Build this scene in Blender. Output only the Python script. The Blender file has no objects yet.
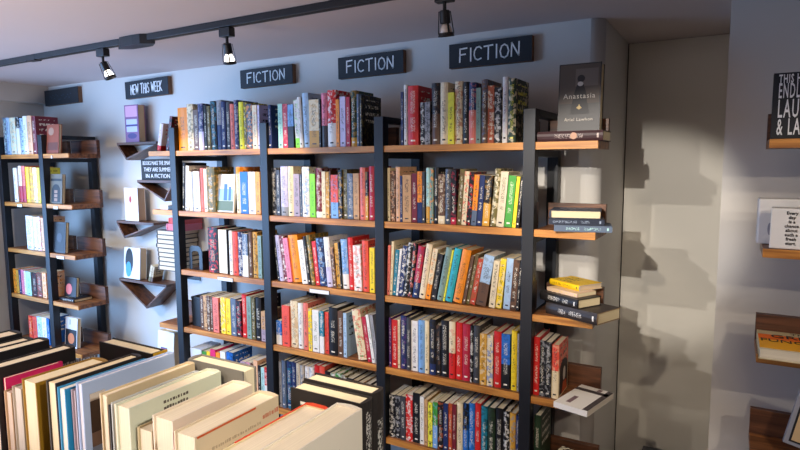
import bpy, bmesh, math, random
from mathutils import Matrix, Vector
random.seed(7)
SC = bpy.context.scene
COL = SC.collection
PI = math.pi

# ------------------------------------------------------------------ camera
EYE = Vector((0, 0, 1.62))
FPX = 576.76
RC = Matrix(((0.86664555, 0.49889605, -0.00531218),
             (-0.04765042, 0.09336403, 0.99449112),
             (0.49664366, -0.86161818, 0.10468613)))      # world -> camera
RT = RC.transposed()
cam = bpy.data.cameras.new('camera')
cam.sensor_width = 36.0
cam.lens = FPX / 800 * 36.0
cam.clip_start = 0.05
cam_ob = bpy.data.objects.new('camera', cam)
COL.objects.link(cam_ob)
cam_ob.matrix_world = Matrix.Translation(EYE) @ RT.to_4x4()
SC.camera = cam_ob

def ray(px, py):
    return RT @ Vector((px - 400, 225 - py, -FPX))
def atY(px, py, Y):
    r = ray(px, py); return EYE + r * (Y / r.y)
def atZ(px, py, Z):
    r = ray(px, py); return EYE + r * ((Z - EYE.z) / r.z)
def proj(p):
    c = RC @ (Vector(p) - EYE)
    return 400 + FPX * c.x / -c.z, 225 - FPX * c.y / -c.z

# ------------------------------------------------------------------ colours
def lin(c):
    c = c / 255.0
    return c / 12.92 if c <= 0.04045 else ((c + 0.055) / 1.055) ** 2.4
def rgb(r, g, b): return (lin(r), lin(g), lin(b))
PAL = {
 'black': (24, 24, 28), 'white': (228, 224, 216), 'cream': (226, 208, 170), 'orange': (238, 140, 30), 'navy': (34, 48, 92),
 'red': (205, 38, 36), 'crimson': (176, 34, 58), 'maroon': (112, 32, 44), 'pink': (226, 128, 150), 'salmon': (222, 118, 104),
 'coral': (226, 84, 66), 'peach': (228, 176, 136), 'tan': (196, 152, 104), 'brown': (96, 66, 46), 'olive': (106, 96, 52),
 'lime': (128, 214, 36), 'green': (64, 142, 56), 'dark green': (38, 58, 40), 'mint': (160, 208, 186), 'teal': (30, 118, 140),
 'turquoise': (48, 172, 184), 'aqua': (172, 214, 210), 'sky blue': (120, 164, 214), 'blue': (36, 104, 184), 'pale blue': (164, 192, 216),
 'yellow': (240, 206, 40), 'lemon': (232, 226, 70), 'gold': (206, 152, 56), 'lilac': (198, 190, 218), 'mauve': (166, 146, 158),
 'grey': (146, 146, 148), 'charcoal': (62, 62, 66), 'slate': (88, 102, 122), 'beige': (202, 186, 160), 'purple': (92, 54, 116),
 'sage': (124, 150, 138), 'mustard': (190, 148, 30), 'rust': (170, 78, 40), 'magenta': (214, 42, 104)}
def pal(n): return rgb(*PAL[n])

# ------------------------------------------------------------------ materials
def newmat(name):
    m = bpy.data.materials.new(name); m.use_nodes = True
    nt = m.node_tree; b = nt.nodes['Principled BSDF']
    return m, nt, b
def N(nt, t, **kw):
    n = nt.nodes.new(t)
    for k, v in kw.items(): setattr(n, k, v)
    return n
def plain(name, col, rough=.5, metal=0., spec=.5, noise=0.0, nscale=30, bump=0.0):
    m, nt, b = newmat(name)
    b.inputs['Base Color'].default_value = (*col, 1)
    b.inputs['Roughness'].default_value = rough
    b.inputs['Metallic'].default_value = metal
    b.inputs['Specular IOR Level'].default_value = spec
    if noise or bump:
        tc = N(nt, 'ShaderNodeTexCoord'); nz = N(nt, 'ShaderNodeTexNoise')
        nz.inputs['Scale'].default_value = nscale; nz.inputs['Detail'].default_value = 4
        nt.links.new(tc.outputs['Object'], nz.inputs['Vector'])
        if noise:
            mx = N(nt, 'ShaderNodeMix', data_type='RGBA')
            mx.inputs[6].default_value = (*[c * (1 - noise) for c in col], 1)
            mx.inputs[7].default_value = (*[min(1, c * (1 + noise)) for c in col], 1)
            nt.links.new(nz.outputs['Fac'], mx.inputs[0]); nt.links.new(mx.outputs[2], b.inputs['Base Color'])
        if bump:
            bp = N(nt, 'ShaderNodeBump'); bp.inputs['Strength'].default_value = bump
            bp.inputs['Distance'].default_value = .004
            nt.links.new(nz.outputs['Fac'], bp.inputs['Height']); nt.links.new(bp.outputs[0], b.inputs['Normal'])
    return m
def wood(name, c1, c2, axis=0, scale=1.0, rough=.45):
    m, nt, b = newmat(name)
    tc = N(nt, 'ShaderNodeTexCoord'); mp = N(nt, 'ShaderNodeMapping')
    s = [34 * scale] * 3; s[axis] = 2.2 * scale
    mp.inputs['Scale'].default_value = s
    n1 = N(nt, 'ShaderNodeTexNoise'); n1.inputs['Scale'].default_value = 1.6; n1.inputs['Detail'].default_value = 5
    n1.inputs['Distortion'].default_value = .6
    cr = N(nt, 'ShaderNodeValToRGB')
    cr.color_ramp.elements[0].position = .36; cr.color_ramp.elements[0].color = (*c1, 1)
    cr.color_ramp.elements[1].position = .66; cr.color_ramp.elements[1].color = (*c2, 1)
    nt.links.new(tc.outputs['Object'], mp.inputs[0]); nt.links.new(mp.outputs[0], n1.inputs['Vector'])
    nt.links.new(n1.outputs['Fac'], cr.inputs[0]); nt.links.new(cr.outputs[0], b.inputs['Base Color'])
    bp = N(nt, 'ShaderNodeBump'); bp.inputs['Strength'].default_value = .15; bp.inputs['Distance'].default_value = .002
    nt.links.new(n1.outputs['Fac'], bp.inputs['Height']); nt.links.new(bp.outputs[0], b.inputs['Normal'])
    b.inputs['Roughness'].default_value = rough
    return m
def emit(name, col, s):
    m, nt, b = newmat(name)
    b.inputs['Base Color'].default_value = (*col, 1)
    b.inputs['Emission Color'].default_value = (*col, 1)
    b.inputs['Emission Strength'].default_value = s
    return m

M = {}
M['wall'] = plain('wall_paint', rgb(196, 193, 188), .85, noise=.02, nscale=5, bump=.05)
M['door'] = plain('painted_door', rgb(208, 204, 194), .7, noise=.02, nscale=4)
M['ceiling'] = plain('ceiling_paint', rgb(196, 186, 186), .9, noise=.02, nscale=4)
M['floor'] = wood('floor_boards', rgb(96, 74, 56), rgb(140, 110, 84), 0, .5, .5)
M['gap'] = plain('gap_shadow_strip', rgb(58, 56, 54), .9)
M['metal'] = plain('frame_metal', rgb(23, 26, 32), .42, .0, .4, noise=.06, nscale=60)
M['wood'] = wood('shelf_wood', rgb(92, 54, 28), rgb(152, 98, 54), 0, 1.0)
M['edge'] = wood('shelf_edge_lit_wood', rgb(152, 94, 34), rgb(208, 142, 64), 0, 1.0)  # lamp light on the front edges put into a paler wood colour
M['dwood'] = wood('dark_walnut', rgb(62, 36, 22), rgb(112, 70, 44), 0, 1.0)
M['page'] = None
M['signwood'] = plain('sign_edge_wood', rgb(120, 84, 58), .7, noise=.15)
M['chalk'] = plain('chalk_white', rgb(232, 232, 232), .9)
M['board'] = plain('blackboard_paint', rgb(26, 29, 35), .7, noise=.1, nscale=14)
M['blackplastic'] = plain('black_plastic', rgb(20, 21, 24), .4)
M['bulb'] = emit('bulb_glow', (1, .92, .8), 5.0)
M['label'] = plain('label_card', rgb(225, 225, 222), .6)
M['tablewood'] = wood('table_wood', rgb(84, 56, 36), rgb(140, 98, 62), 0, .8)

def page_mat():
    m, nt, b = newmat('paper_pages')
    tc = N(nt, 'ShaderNodeTexCoord'); mp = N(nt, 'ShaderNodeMapping')
    mp.inputs['Scale'].default_value = (900, 6, 6)
    nz = N(nt, 'ShaderNodeTexNoise'); nz.inputs['Scale'].default_value = 1.0; nz.inputs['Detail'].default_value = 2
    at = N(nt, 'ShaderNodeAttribute', attribute_type='OBJECT', attribute_name='pc')
    mx = N(nt, 'ShaderNodeMix', data_type='RGBA', blend_type='MULTIPLY')
    mx.inputs[0].default_value = 1
    cr = N(nt, 'ShaderNodeValToRGB')
    cr.color_ramp.elements[0].position = .3; cr.color_ramp.elements[0].color = (.88, .86, .84, 1)
    cr.color_ramp.elements[1].position = .7; cr.color_ramp.elements[1].color = (1, 1, 1, 1)
    L = nt.links.new
    L(tc.outputs['Object'], mp.inputs[0]); L(mp.outputs[0], nz.inputs['Vector']); L(nz.outputs['Fac'], cr.inputs[0])
    L(at.outputs['Color'], mx.inputs[6]); L(cr.outputs[0], mx.inputs[7]); L(mx.outputs[2], b.inputs['Base Color'])
    b.inputs['Roughness'].default_value = .9
    return m
M['page'] = page_mat()

def cover_mat():
    """spine and boards of every book: colours and lettering positions come from the book's own properties"""
    m, nt, b = newmat('printed_cover')
    L = nt.links.new
    def attr(n): return N(nt, 'ShaderNodeAttribute', attribute_type='OBJECT', attribute_name=n)
    def mth(op, a, c=None, clamp=False):
        n = N(nt, 'ShaderNodeMath', operation=op); n.use_clamp = clamp
        for i, v in enumerate((a, c)):
            if v is None: continue
            if isinstance(v, (int, float)): n.inputs[i].default_value = v
            else: L(v, n.inputs[i])
        return n.outputs[0]
    def mix(f, a, c):
        n = N(nt, 'ShaderNodeMix', data_type='RGBA')
        L(f, n.inputs[0])
        for i, v in ((6, a), (7, c)):
            L(v, n.inputs[i])
        return n.outputs[2]
    tc = N(nt, 'ShaderNodeTexCoord'); sp = N(nt, 'ShaderNodeSeparateXYZ'); L(tc.outputs['Object'], sp.inputs[0])
    dim = N(nt, 'ShaderNodeSeparateXYZ'); L(attr('dim').outputs['Vector'], dim.inputs[0])
    pr = N(nt, 'ShaderNodeSeparateXYZ'); L(attr('pr').outputs['Vector'], pr.inputs[0])
    x, y, z = sp.outputs; t, d, h = dim.outputs; split, seed, txt = pr.outputs
    gx = mth('DIVIDE', x, t); gy = mth('DIVIDE', y, d); gz = mth('DIVIDE', z, h)
    low = mth('LESS_THAN', gz, split)
    base = mix(low, attr('ca').outputs['Color'], attr('cb').outputs['Color'])
    # spine band: text column
    onsp = mth('LESS_THAN', y, .008)
    ax = mth('ABSOLUTE', mth('SUBTRACT', gx, .5))
    col = mth('LESS_THAN', ax, .22)
    zlo = mth('ADD', .16, mth('MULTIPLY', .16, mth('FRACT', mth('MULTIPLY', seed, 3.7))))
    zhi = mth('SUBTRACT', .94, mth('MULTIPLY', .22, mth('FRACT', mth('MULTIPLY', seed, 5.3))))
    zone = mth('MULTIPLY', mth('GREATER_THAN', gz, zlo), mth('LESS_THAN', gz, zhi))
    gap = mth('GREATER_THAN', mth('ABSOLUTE', mth('SUBTRACT', gz, mth('ADD', .4, mth('MULTIPLY', .2, mth('FRACT', mth('MULTIPLY', seed, 9.1)))))), .035)
    cv = N(nt, 'ShaderNodeCombineXYZ')
    L(mth('MULTIPLY', x, 330), cv.inputs[0]); L(mth('MULTIPLY', z, 270), cv.inputs[1]); L(seed, cv.inputs[2])
    nz = N(nt, 'ShaderNodeTexNoise'); nz.inputs['Scale'].default_value = 1.0; nz.inputs['Detail'].default_value = 1
    L(cv.outputs[0], nz.inputs['Vector'])
    let = mth('MULTIPLY', mth('GREATER_THAN', nz.outputs['Fac'], .53), .72)
    mask = mth('MULTIPLY', mth('MULTIPLY', onsp, col), mth('MULTIPLY', mth('MULTIPLY', zone, gap), let))
    logo = mth('MULTIPLY', mth('MULTIPLY', onsp, col), mth('LESS_THAN', mth('ABSOLUTE', mth('SUBTRACT', gz, .075)), .014))
    mask = mth('MULTIPLY', mth('MAXIMUM', mask, logo), txt)
    c1 = mix(mask, base, attr('ci').outputs['Color'])
    # boards: two lines of title and a picture block
    onf = mth('GREATER_THAN', y, .012)
    by = mth('LESS_THAN', mth('ABSOLUTE', mth('SUBTRACT', gy, .52)), .34)
    bz = mth('LESS_THAN', mth('ABSOLUTE', mth('SUBTRACT', mth('FRACT', mth('MULTIPLY', gz, 7)), .5)), .22)
    bz2 = mth('LESS_THAN', mth('ABSOLUTE', mth('SUBTRACT', gz, .66)), .26)
    cv2 = N(nt, 'ShaderNodeCombineXYZ')
    L(mth('MULTIPLY', y, 130), cv2.inputs[0]); L(mth('MULTIPLY', z, 90), cv2.inputs[1]); L(seed, cv2.inputs[2])
    nz2 = N(nt, 'ShaderNodeTexNoise'); nz2.inputs['Scale'].default_value = 1.0; nz2.inputs['Detail'].default_value = 0
    L(cv2.outputs[0], nz2.inputs['Vector'])
    let2 = mth('GREATER_THAN', nz2.outputs['Fac'], .5)
    m2 = mth('MULTIPLY', mth('MULTIPLY', mth('MULTIPLY', onf, by), mth('MULTIPLY', bz, bz2)), mth('MULTIPLY', let2, txt))
    c2 = mix(m2, c1, attr('ci').outputs['Color'])
    # faint printed variation
    nz3 = N(nt, 'ShaderNodeTexNoise'); nz3.inputs['Scale'].default_value = 62; nz3.inputs['Detail'].default_value = 3
    va = N(nt, 'ShaderNodeVectorMath', operation='ADD'); cs = N(nt, 'ShaderNodeCombineXYZ')
    L(seed, cs.inputs[0]); L(tc.outputs['Object'], va.inputs[0]); L(cs.outputs[0], va.inputs[1]); L(va.outputs[0], nz3.inputs['Vector'])
    blot = mth('MULTIPLY', mth('GREATER_THAN', nz3.outputs['Fac'], .54), mth('MULTIPLY', .62, attr('blot').outputs['Fac']))
    c3 = mix(blot, c2, attr('cb').outputs['Color'])
    L(c3, b.inputs['Base Color'])
    b.inputs['Roughness'].default_value = .42
    b.inputs['Specular IOR Level'].default_value = .35
    return m
M['cover'] = cover_mat()

# ------------------------------------------------------------------ mesh helpers
def box(bm, x0, x1, y0, y1, z0, z1, mat=None):
    vs = [bm.verts.new((x, y, z)) for x in (x0, x1) for y in (y0, y1) for z in (z0, z1)]
    fs = [(0, 1, 3, 2), (4, 6, 7, 5), (0, 4, 5, 1), (2, 3, 7, 6), (0, 2, 6, 4), (1, 5, 7, 3)]
    for f in fs: bm.faces.new([vs[i] for i in f])
    return vs
def prism(bm, poly, z0, z1, axis=2):
    """extrude a 2-D outline along an axis"""
    def P(a, b_, c):
        return {2: (a, b_, c), 1: (a, c, b_), 0: (c, a, b_)}[axis]
    lo = [bm.verts.new(P(a, b_, z0)) for a, b_ in poly]; hi = [bm.verts.new(P(a, b_, z1)) for a, b_ in poly]
    n = len(poly)
    bm.faces.new(lo[::-1]); bm.faces.new(hi)
    for i in range(n): bm.faces.new((lo[i], lo[(i + 1) % n], hi[(i + 1) % n], hi[i]))
def lathe(bm, prof, seg=20, mat=None):
    rings = []
    for r, z in prof:
        rings.append([bm.verts.new((r * math.cos(2 * PI * i / seg), r * math.sin(2 * PI * i / seg), z)) for i in range(seg)])
    for a, b_ in zip(rings, rings[1:]):
        for i in range(seg):
            bm.faces.new((a[i], a[(i + 1) % seg], b_[(i + 1) % seg], b_[i]))
    bm.faces.new(rings[0][::-1]); bm.faces.new(rings[-1])
def obj(name, bm, mat, parent=None, bevel=0.0, smooth=False):
    bmesh.ops.recalc_face_normals(bm, faces=bm.faces)
    me = bpy.data.meshes.new(name); bm.to_mesh(me); bm.free()
    for m in (mat if isinstance(mat, (list, tuple)) else [mat]): me.materials.append(m)
    o = bpy.data.objects.new(name, me); COL.objects.link(o)
    if parent is not None: o.parent = parent
    if bevel:
        md = o.modifiers.new('edge', 'BEVEL'); md.width = bevel; md.segments = 2; md.limit_method = 'ANGLE'
    if smooth:
        for p in me.polygons: p.use_smooth = True
    return o
def bx(name, dims, mat, parent=None, bevel=0.0):
    bm = bmesh.new(); box(bm, *dims); return obj(name, bm, mat, parent, bevel)
LABELS = {}
def tag(o, label, cat, group=None):
    o['label'] = label; o['category'] = cat
    if group: o['group'] = group
    LABELS.setdefault(label, []).append(o.name)
    return o
def thing(name, label, cat, loc=(0, 0, 0), rot=None, group=None):
    o = bpy.data.objects.new(name, None); COL.objects.link(o)
    o.empty_display_size = .05
    if rot is None: o.location = loc
    else: o.matrix_world = Matrix.Translation(loc) @ rot.to_4x4()
    return tag(o, label, cat, group)
def struct(name, dims, mat, bevel=0):
    o = bx(name, dims, mat); o['kind'] = 'structure'; return o
def rz(a): return Matrix.Rotation(a, 3, 'Z')
def ry(a): return Matrix.Rotation(a, 3, 'Y')
def rx(a): return Matrix.Rotation(a, 3, 'X')

def text_mesh(name, s, size, mat, parent, loc, rot, extrude=.0008, align='CENTER', sx=1.0, spacing=1.0, bold=0.):
    cu = bpy.data.curves.new(name, 'FONT'); cu.body = s; cu.size = size; cu.extrude = extrude
    cu.align_x = align; cu.align_y = 'CENTER'; cu.resolution_u = 2; cu.space_character = spacing; cu.offset = bold
    tmp = bpy.data.objects.new(name, cu); COL.objects.link(tmp)
    bpy.context.view_layer.update()
    dg = bpy.context.evaluated_depsgraph_get()
    me = bpy.data.meshes.new_from_object(tmp.evaluated_get(dg))
    bpy.data.objects.remove(tmp); bpy.data.curves.remove(cu)
    me.name = name; me.materials.clear(); me.materials.append(mat)
    o = bpy.data.objects.new(name, me); COL.objects.link(o); o.parent = parent
    o.location = loc; o.rotation_euler = rot; o.scale = (sx, 1, 1)
    return o
FACE_Y = (PI / 2, 0, 0)        # text read from -Y

# ------------------------------------------------------------------ books
def book(name, label, t, h, d, ca, cb=None, split=0., ci=None, loc=(0, 0, 0), rot=None, hard=False, group=None,
         txt=1., blot=0., page=(232, 218, 184), seed=None, cat='book'):
    """local frame: spine at y=0 facing -Y, thickness along +x, height along +z"""
    root = thing(name, label, cat, loc, rot if rot is not None else Matrix.Identity(3), group)
    c = .0026 if hard else .0009
    c = min(c, t * .2)
    ov = .003 if hard else 0.0004
    bm = bmesh.new()
    out = [(0, d)]
    if hard:
        n = 4; bul = min(.005, t * .16)
        for i in range(n + 1):
            u = i / n; out.append((t * u, bul * (1 - math.sin(PI * u)) + 0.0))
    else:
        out += [(0, 0), (t, 0)]
    out.append((t, d))
    inn = [(t - c, d), (t - c, c + .006), (c, c + .006), (c, d)]
    prism(bm, out + inn, 0, h)
    cv = obj('cover', bm, M['cover'], root)
    if seed is None: seed = random.uniform(0, 50)
    cb = cb if cb is not None else ca
    if ci is None:
        lum = .3 * ca[0] + .6 * ca[1] + .1 * ca[2]
        ci = rgb(232, 224, 204) if lum < .22 else rgb(40, 34, 36)
    cv['ca'] = list(ca); cv['cb'] = list(cb); cv['ci'] = list(ci)
    cv['pr'] = [split, seed, txt]; cv['dim'] = [t, d, h]; cv['blot'] = float(blot)
    bm = bmesh.new()
    box(bm, c + .0002, t - c - .0002, c + .0062, d - ov - .0003, ov, h - ov)
    pg = obj('page_block', bm, M['page'], root)
    pg['pc'] = list(rgb(*page))
    return root
LYING = ry(-PI / 2)                       # thickness up, height along -x

# ------------------------------------------------------------------ the room
CEIL = 2.20; YW = 2.46
XA, XB, YA = -.475, -.035, 3.06           # alcove
struct('floor', (-4.6, 2.6, -2.6, 3.2, -.05, 0), M['floor'])
struct('ceiling', (-4.6, 2.6, -2.6, 3.2, CEIL, CEIL + .1), M['ceiling'])
bm = bmesh.new()
rc = .05                                   # plaster corner into the alcove is rounded
prism(bm, [(-4.6, YW)] + [(XA - rc + rc * math.sin(a), YW + rc - rc * math.cos(a)) for a in [i * PI / 16 for i in range(9)]] + [(XA, 3.2), (-4.6, 3.2)], 0, CEIL)
o = obj('wall_back', bm, M['wall']); o['kind'] = 'structure'
for p in o.data.polygons: p.use_smooth = abs(p.normal.z) < .5 and p.area < .2
struct('wall_front_right', (XB, 2.6, YW, 3.2, 0, CEIL), M['wall'])
struct('wall_alcove', (XA, XB, YA + .012, 3.2, 0, CEIL), M['gap'])
struct('door_1', (XA + .006, XB - .006, YA, YA + .0119, 0, CEIL - .003), M['door'])
struct('wall_left', (-4.6, -4.48, 1.75, YW, 0, CEIL), M['wall'])
struct('wall_left_front', (-4.6, -4.48, -2.6, -.85, 0, CEIL), M['wall'])
struct('wall_left_sill', (-4.6, -4.48, -.8499, 1.7499, 0, .35), M['wall'])
struct('wall_right', (2.5, 2.6, -2.6, YW, 0, CEIL), M['wall'])
struct('wall_rear', (-1.9, 2.5, -2.6, -2.5, 0, CEIL), M['wall'])
struct('trim_1', (-4.48, -4.40, -2.6, YW, 2.075, CEIL), M['wall'])

# ------------------------------------------------------------------ bookcases
PW = .045
Z0 = 1.698; DZ = .3205; NR = 6; TH = .027
def ROWZ(r): return Z0 - DZ * r
YF, YBK = 2.08, 2.445
YL = 2.27                                # back edge of the boards, where the upstand begins
def RZR(r): return 1.69 - .335 * r          # the bookcase right of the alcove stands on its own, its boards a little lower
def bookcase(label, posts, left_ext, right_ext, group=None, rowz=ROWZ, nr=NR):
    """posts: left edges of the front posts; ext: {row: outer x}"""
    root = thing('bookcase', label, 'bookcase', (posts[0], YF, 0))
    ox = posts[0]
    def P(nm, d, m, bev=.0015):
        return bx(nm, (d[0] - ox, d[1] - ox, d[2] - YF, d[3] - YF, d[4], d[5]), m, root, bev)
    for x in posts:
        P('post', (x, x + PW, YF, YF + PW, 0, 1.82), M['metal'])
        P('post', (x, x + PW, YBK - .04, YBK, 0, 1.82), M['metal'])
        P('top_rail', (x, x + PW, YF + PW, YBK - .04, 1.795, 1.82), M['metal'])
        for r in range(nr):
            z = rowz(r)
            P('cross_bar', (x, x + PW, YF + PW, YBK - .04, z - TH - .026, z - TH), M['metal'])
    spans = [(a + PW, b, None) for a, b in zip(posts, posts[1:])]
    for r in range(nr):
        z = rowz(r)
        ss = list(spans)
        if r in left_ext: ss.append((left_ext[r], posts[0], None))
        if r in right_ext: ss.append((posts[-1] + PW, right_ext[r], None))
        for a, b, _ in ss:
            P('shelf', (a, b, YF + .012, YL - .0002, z - TH, z), M['wood'], .001)
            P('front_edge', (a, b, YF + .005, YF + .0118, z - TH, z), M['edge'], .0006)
            # wood upstand along the back edge, carried past the post
            P('back_lip', (a, b, YL, YL + .024, z - TH, z + .088), M['dwood'], .001)
    for a, b in zip(posts, posts[1:]):
        P('back_rail', (a + PW, b, YBK - .02, YBK, .02, .06), M['metal'])
    return root
PX = [-2.622 + .649 * i for i in range(4)]
RX = -.41
bookcase('wide bookcase of dark metal posts and brown wood shelves full of fiction', PX,
         {0: -2.80, 1: -2.79, 3: -2.78, 4: -2.88}, {r: RX for r in range(NR)})
LX = [-4.40, -3.885]
bookcase('narrow dark metal and wood bookcase at the far left end of the wall', LX, {},
         {r: -3.56 for r in range(NR)})
bookcase('wood and metal bookcase right of the alcove, mostly outside the frame', [.45, 1.10],
         {r: .09 for r in range(5)}, {}, None, RZR, 5)

# ------------------------------------------------------------------ shelved books from row lists
ORD = ['first', 'second', 'third', 'fourth', 'fifth', 'sixth', 'seventh', 'eighth', 'ninth', 'tenth', 'eleventh', 'twelfth',
       'thirteenth', 'fourteenth', 'fifteenth', 'sixteenth', 'seventeenth', 'eighteenth', 'nineteenth', 'twentieth',
       'twenty-first', 'twenty-second', 'twenty-third', 'twenty-fourth', 'twenty-fifth', 'twenty-sixth', 'twenty-seventh', 'twenty-eighth']
ROWNAME = ['top', 'second', 'third', 'fourth', 'fifth', 'bottom']
def prof(x, t, h, a, sz):
    """corners (x,z) of a leaning book's end outline, standing on z=0"""
    ca, sa = math.cos(a), math.sin(a)
    lift = t * sa if a > 0 else 0
    pts = [(0, 0), (t, 0), (t, h), (0, h)]
    return [(x + u * ca + v * sa, -u * sa + v * ca + lift) for u, v in pts]
def xr(pts, z, side):
    xs = []
    for (x1, z1), (x2, z2) in zip(pts, pts[1:] + pts[:1]):
        if min(z1, z2) - 1e-9 <= z <= max(z1, z2) + 1e-9:
            if abs(z2 - z1) < 1e-9: xs += [x1, x2]
            else: xs.append(x1 + (x2 - x1) * (z - z1) / (z2 - z1))
    if not xs: return None
    return max(xs) if side else min(xs)
def shelf_row(row, bay, text, lo=None, hi=None, where=None, cname='wide bookcase'):
    z = ROWZ(row); items = []
    for tok in text.split():
        f = tok.split(',')
        a, b = (float(v) for v in f[0].split('-')); top = float(f[1])
        cs = f[2].split('/'); lean = 0.; fl = ''; split = 0.
        for e in f[3:]:
            if e[:1] == 'L': lean = float(e[1:])
            elif e[:1] == 'S': split = float(e[1:])
            else: fl += e
        cs = [c.replace('_', ' ') for c in cs]
        if len(cs) > 1 and split == 0 and 'b' not in fl: split = .45
        items.append(dict(a=a, b=b, top=top, c=cs, lean=math.radians(lean), fl=fl, split=split))
    # positions
    prev = None
    for k, it in enumerate(items):
        Y = YF + .02 + random.uniform(0, .008) + (.03 if 'r' in it['fl'] else 0) - (.012 if 'p' in it['fl'] else 0)
        it['Y'] = Y
        def X(px):
            py = 200.
            for _ in range(3):
                p = atY(px, py, Y); py = proj((p.x, Y, z + (0.0 if it['lean'] else .09)))[1]
            return atY(px, py, Y).x
        xa, xb = X(it['a']), X(it['b'])
        t = max(.007, (xb - xa) * math.cos(it['lean']) - .0008)
        zt = atY((it['a'] + it['b']) / 2, it['top'], Y).z
        h = min(max((zt - z) / math.cos(it['lean']), .12), .278)
        it['t'], it['h'] = t, h
        x = xa
        LO = None if lo is None else lo + .001 + (h * math.sin(-it['lean']) if it['lean'] < 0 else 0)
        if LO is not None: x = max(x, LO)
        if prev is not None:
            pts0 = prev
            q = prof(0, t, h, it['lean'], 0)
            need = -9
            zs = sorted(set([i * .012 for i in range(25)] + [p[1] for p in pts0] + [p[1] for p in q]))
            for zz in zs:
                r_ = xr(pts0, zz, True); l_ = xr(q, zz, False)
                if r_ is not None and l_ is not None: need = max(need, r_ - l_)
            x = max(x, need + .0006)
        it['x'] = x
        prev = prof(x, t, h, it['lean'], 0)
        it['end'] = max(p[0] for p in prev)
    if hi is not None and items and items[-1]['end'] > hi - .001:
        # squeeze the row: pull every book left in proportion, thinner books
        for _ in range(12):
            over = items[-1]['end'] - (hi - .001)
            if over <= 0: break
            W = sum(i['t'] for i in items); s = max(.7, 1 - over / W)
            prev = None
            for it in items:
                it['t'] *= s
                x = it['x'] - over
                x = max(x, (lo + .001 + (it['h'] * math.sin(-it['lean']) if it['lean'] < 0 else 0)) if lo is not None else x)
                if prev is not None:
                    q = prof(0, it['t'], it['h'], it['lean'], 0); need = -9
                    for zz in sorted(set([i * .012 for i in range(25)] + [p[1] for p in prev] + [p[1] for p in q])):
                        r_ = xr(prev, zz, True); l_ = xr(q, zz, False)
                        if r_ is not None and l_ is not None: need = max(need, r_ - l_)
                    x = max(min(it['x'], max(x, need + .0006)), need + .0006)
                it['x'] = x; prev = prof(x, it['t'], it['h'], it['lean'], 0)
                it['end'] = max(p[0] for p in prev)
    # labels
    place = where or f'{ROWNAME[row]} shelf, {bay} bay of {cname}'
    def look(it):
        c = it['c']
        s = c[0] if len(c) == 1 else f'{c[0]} and {c[1]}'
        return s
    looks = [look(i) for i in items]
    hs = sorted(i['h'] for i in items); ts = sorted(i['t'] for i in items)
    for k, it in enumerate(items):
        hard = 'h' in it['fl'] or (it['h'] > .222 and 'k' not in it['fl'])
        kind = 'hardback' if hard else 'paperback'
        size = 'thick ' if it['t'] > .034 else ('slim ' if it['t'] < .013 else '')
        if 'o' in it['fl']: kind += ' shelved pages outward'
        if looks.count(looks[k]) == 1:
            lab = f'{size}{looks[k]} {kind}, {place}'
        else:
            nb = (items[k - 1]['c'][0] if k else None, items[k + 1]['c'][0] if k + 1 < len(items) else None)
            same = [j for j in range(len(items)) if looks[j] == looks[k] and
                    (items[j - 1]['c'][0] if j else None, items[j + 1]['c'][0] if j + 1 < len(items) else None) == nb]
            if len(same) == 1 and nb[0] and nb[1] and nb[0] != nb[1]:
                lab = f'{looks[k]} {kind} between {nb[0]} and {nb[1]} books, {place}'
            else:
                lab = f'{looks[k]} {kind}, {ORD[k]} from left, {place}'
        x, t, h, a = it['x'], it['t'], it['h'], it['lean']
        d = random.uniform(.125, .138) if not hard else random.uniform(.138, .152)
        if 'w' in it['fl']: d = .155
        ca = pal(it['c'][0]); cb = pal(it['c'][1]) if len(it['c']) > 1 else ca
        lift = t * math.sin(a) if a > 0 else 0
        R = ry(a); L = Vector((x, it['Y'], z + .0006 + lift))
        if 'o' in it['fl']:
            R = ry(a) @ rz(PI); L = L + ry(a) @ Vector((t, d, 0))
        ci = pal(it['c'][2]) if len(it['c']) > 2 else None
        bl = 1.0 if ('b' in it['fl']) else (0.0 if 'c' in it['fl'] else (0.55 if len(it['c']) > 1 else 0.35))
        if len(it['c']) == 1: cb = tuple(c * random.choice([.45, .6, .75]) for c in ca)
        pgc = random.choice([(232, 220, 190), (236, 228, 206), (220, 204, 168), (234, 226, 210)])
        book('hardback_book' if hard else 'paperback_book', lab, t, h, d, ca, cb, it['split'], ci, L, R, hard,
             f'books on the {ROWNAME[row]} shelf, {bay} bay of the {cname}' if not where else f'books on the {where}', blot=bl, page=pgc)

BL = [(PX[i] + PW, PX[i + 1]) for i in range(3)]
def R(row, bay, text): shelf_row(row, ('left', 'middle', 'right')[bay], text, *BL[bay])

R(0, 0, '''177-186.5,107.7,orange,c 187-193,104,cream/olive,b 193-198,110,brown 198-203,103.5,navy/lilac,S.4 203-206.5,105,black 206.5-210,106,olive/black,b
 210.5-216,101,black/teal,b 216-221,100,grey/navy,S.5 221-225.5,101.5,navy 225.5-230,102,charcoal 230-234,104,salmon 234-238,100,navy/mauve,b 238.7-243,102,lemon
 243-246.3,102,olive/lemon,b 246.6-252.4,104,charcoal/orange,b 252.6-257,105,cream/peach,b 257.3-259.6,105,lilac''')
R(0, 1, '''266.5-269.5,105,navy,hwp 278.3-282.7,104,mint,k 282.9-287.6,104,crimson/salmon,bk 287.8-293.5,104.5,sky_blue/black,S.5,k 294-298,100,white/lime,S.2,L-3 298.6-302,97,white,L-3
 302.3-308.6,93,pale_blue,L-2 309.2-319,99.5,cream/gold,S.35,k 319-320.6,99,black 321-326.7,93,pink/charcoal,S.4 327.3-335.5,90,red/white/black,S.42,b 336-339.3,99.5,orange 340-345.5,96.6,lilac 346-350,97,crimson
 350.3-356.4,90.6,dark_green/gold,S.16 356.7-359.3,94,slate 359.6-362.3,95,black/olive,bhwp''')
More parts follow.
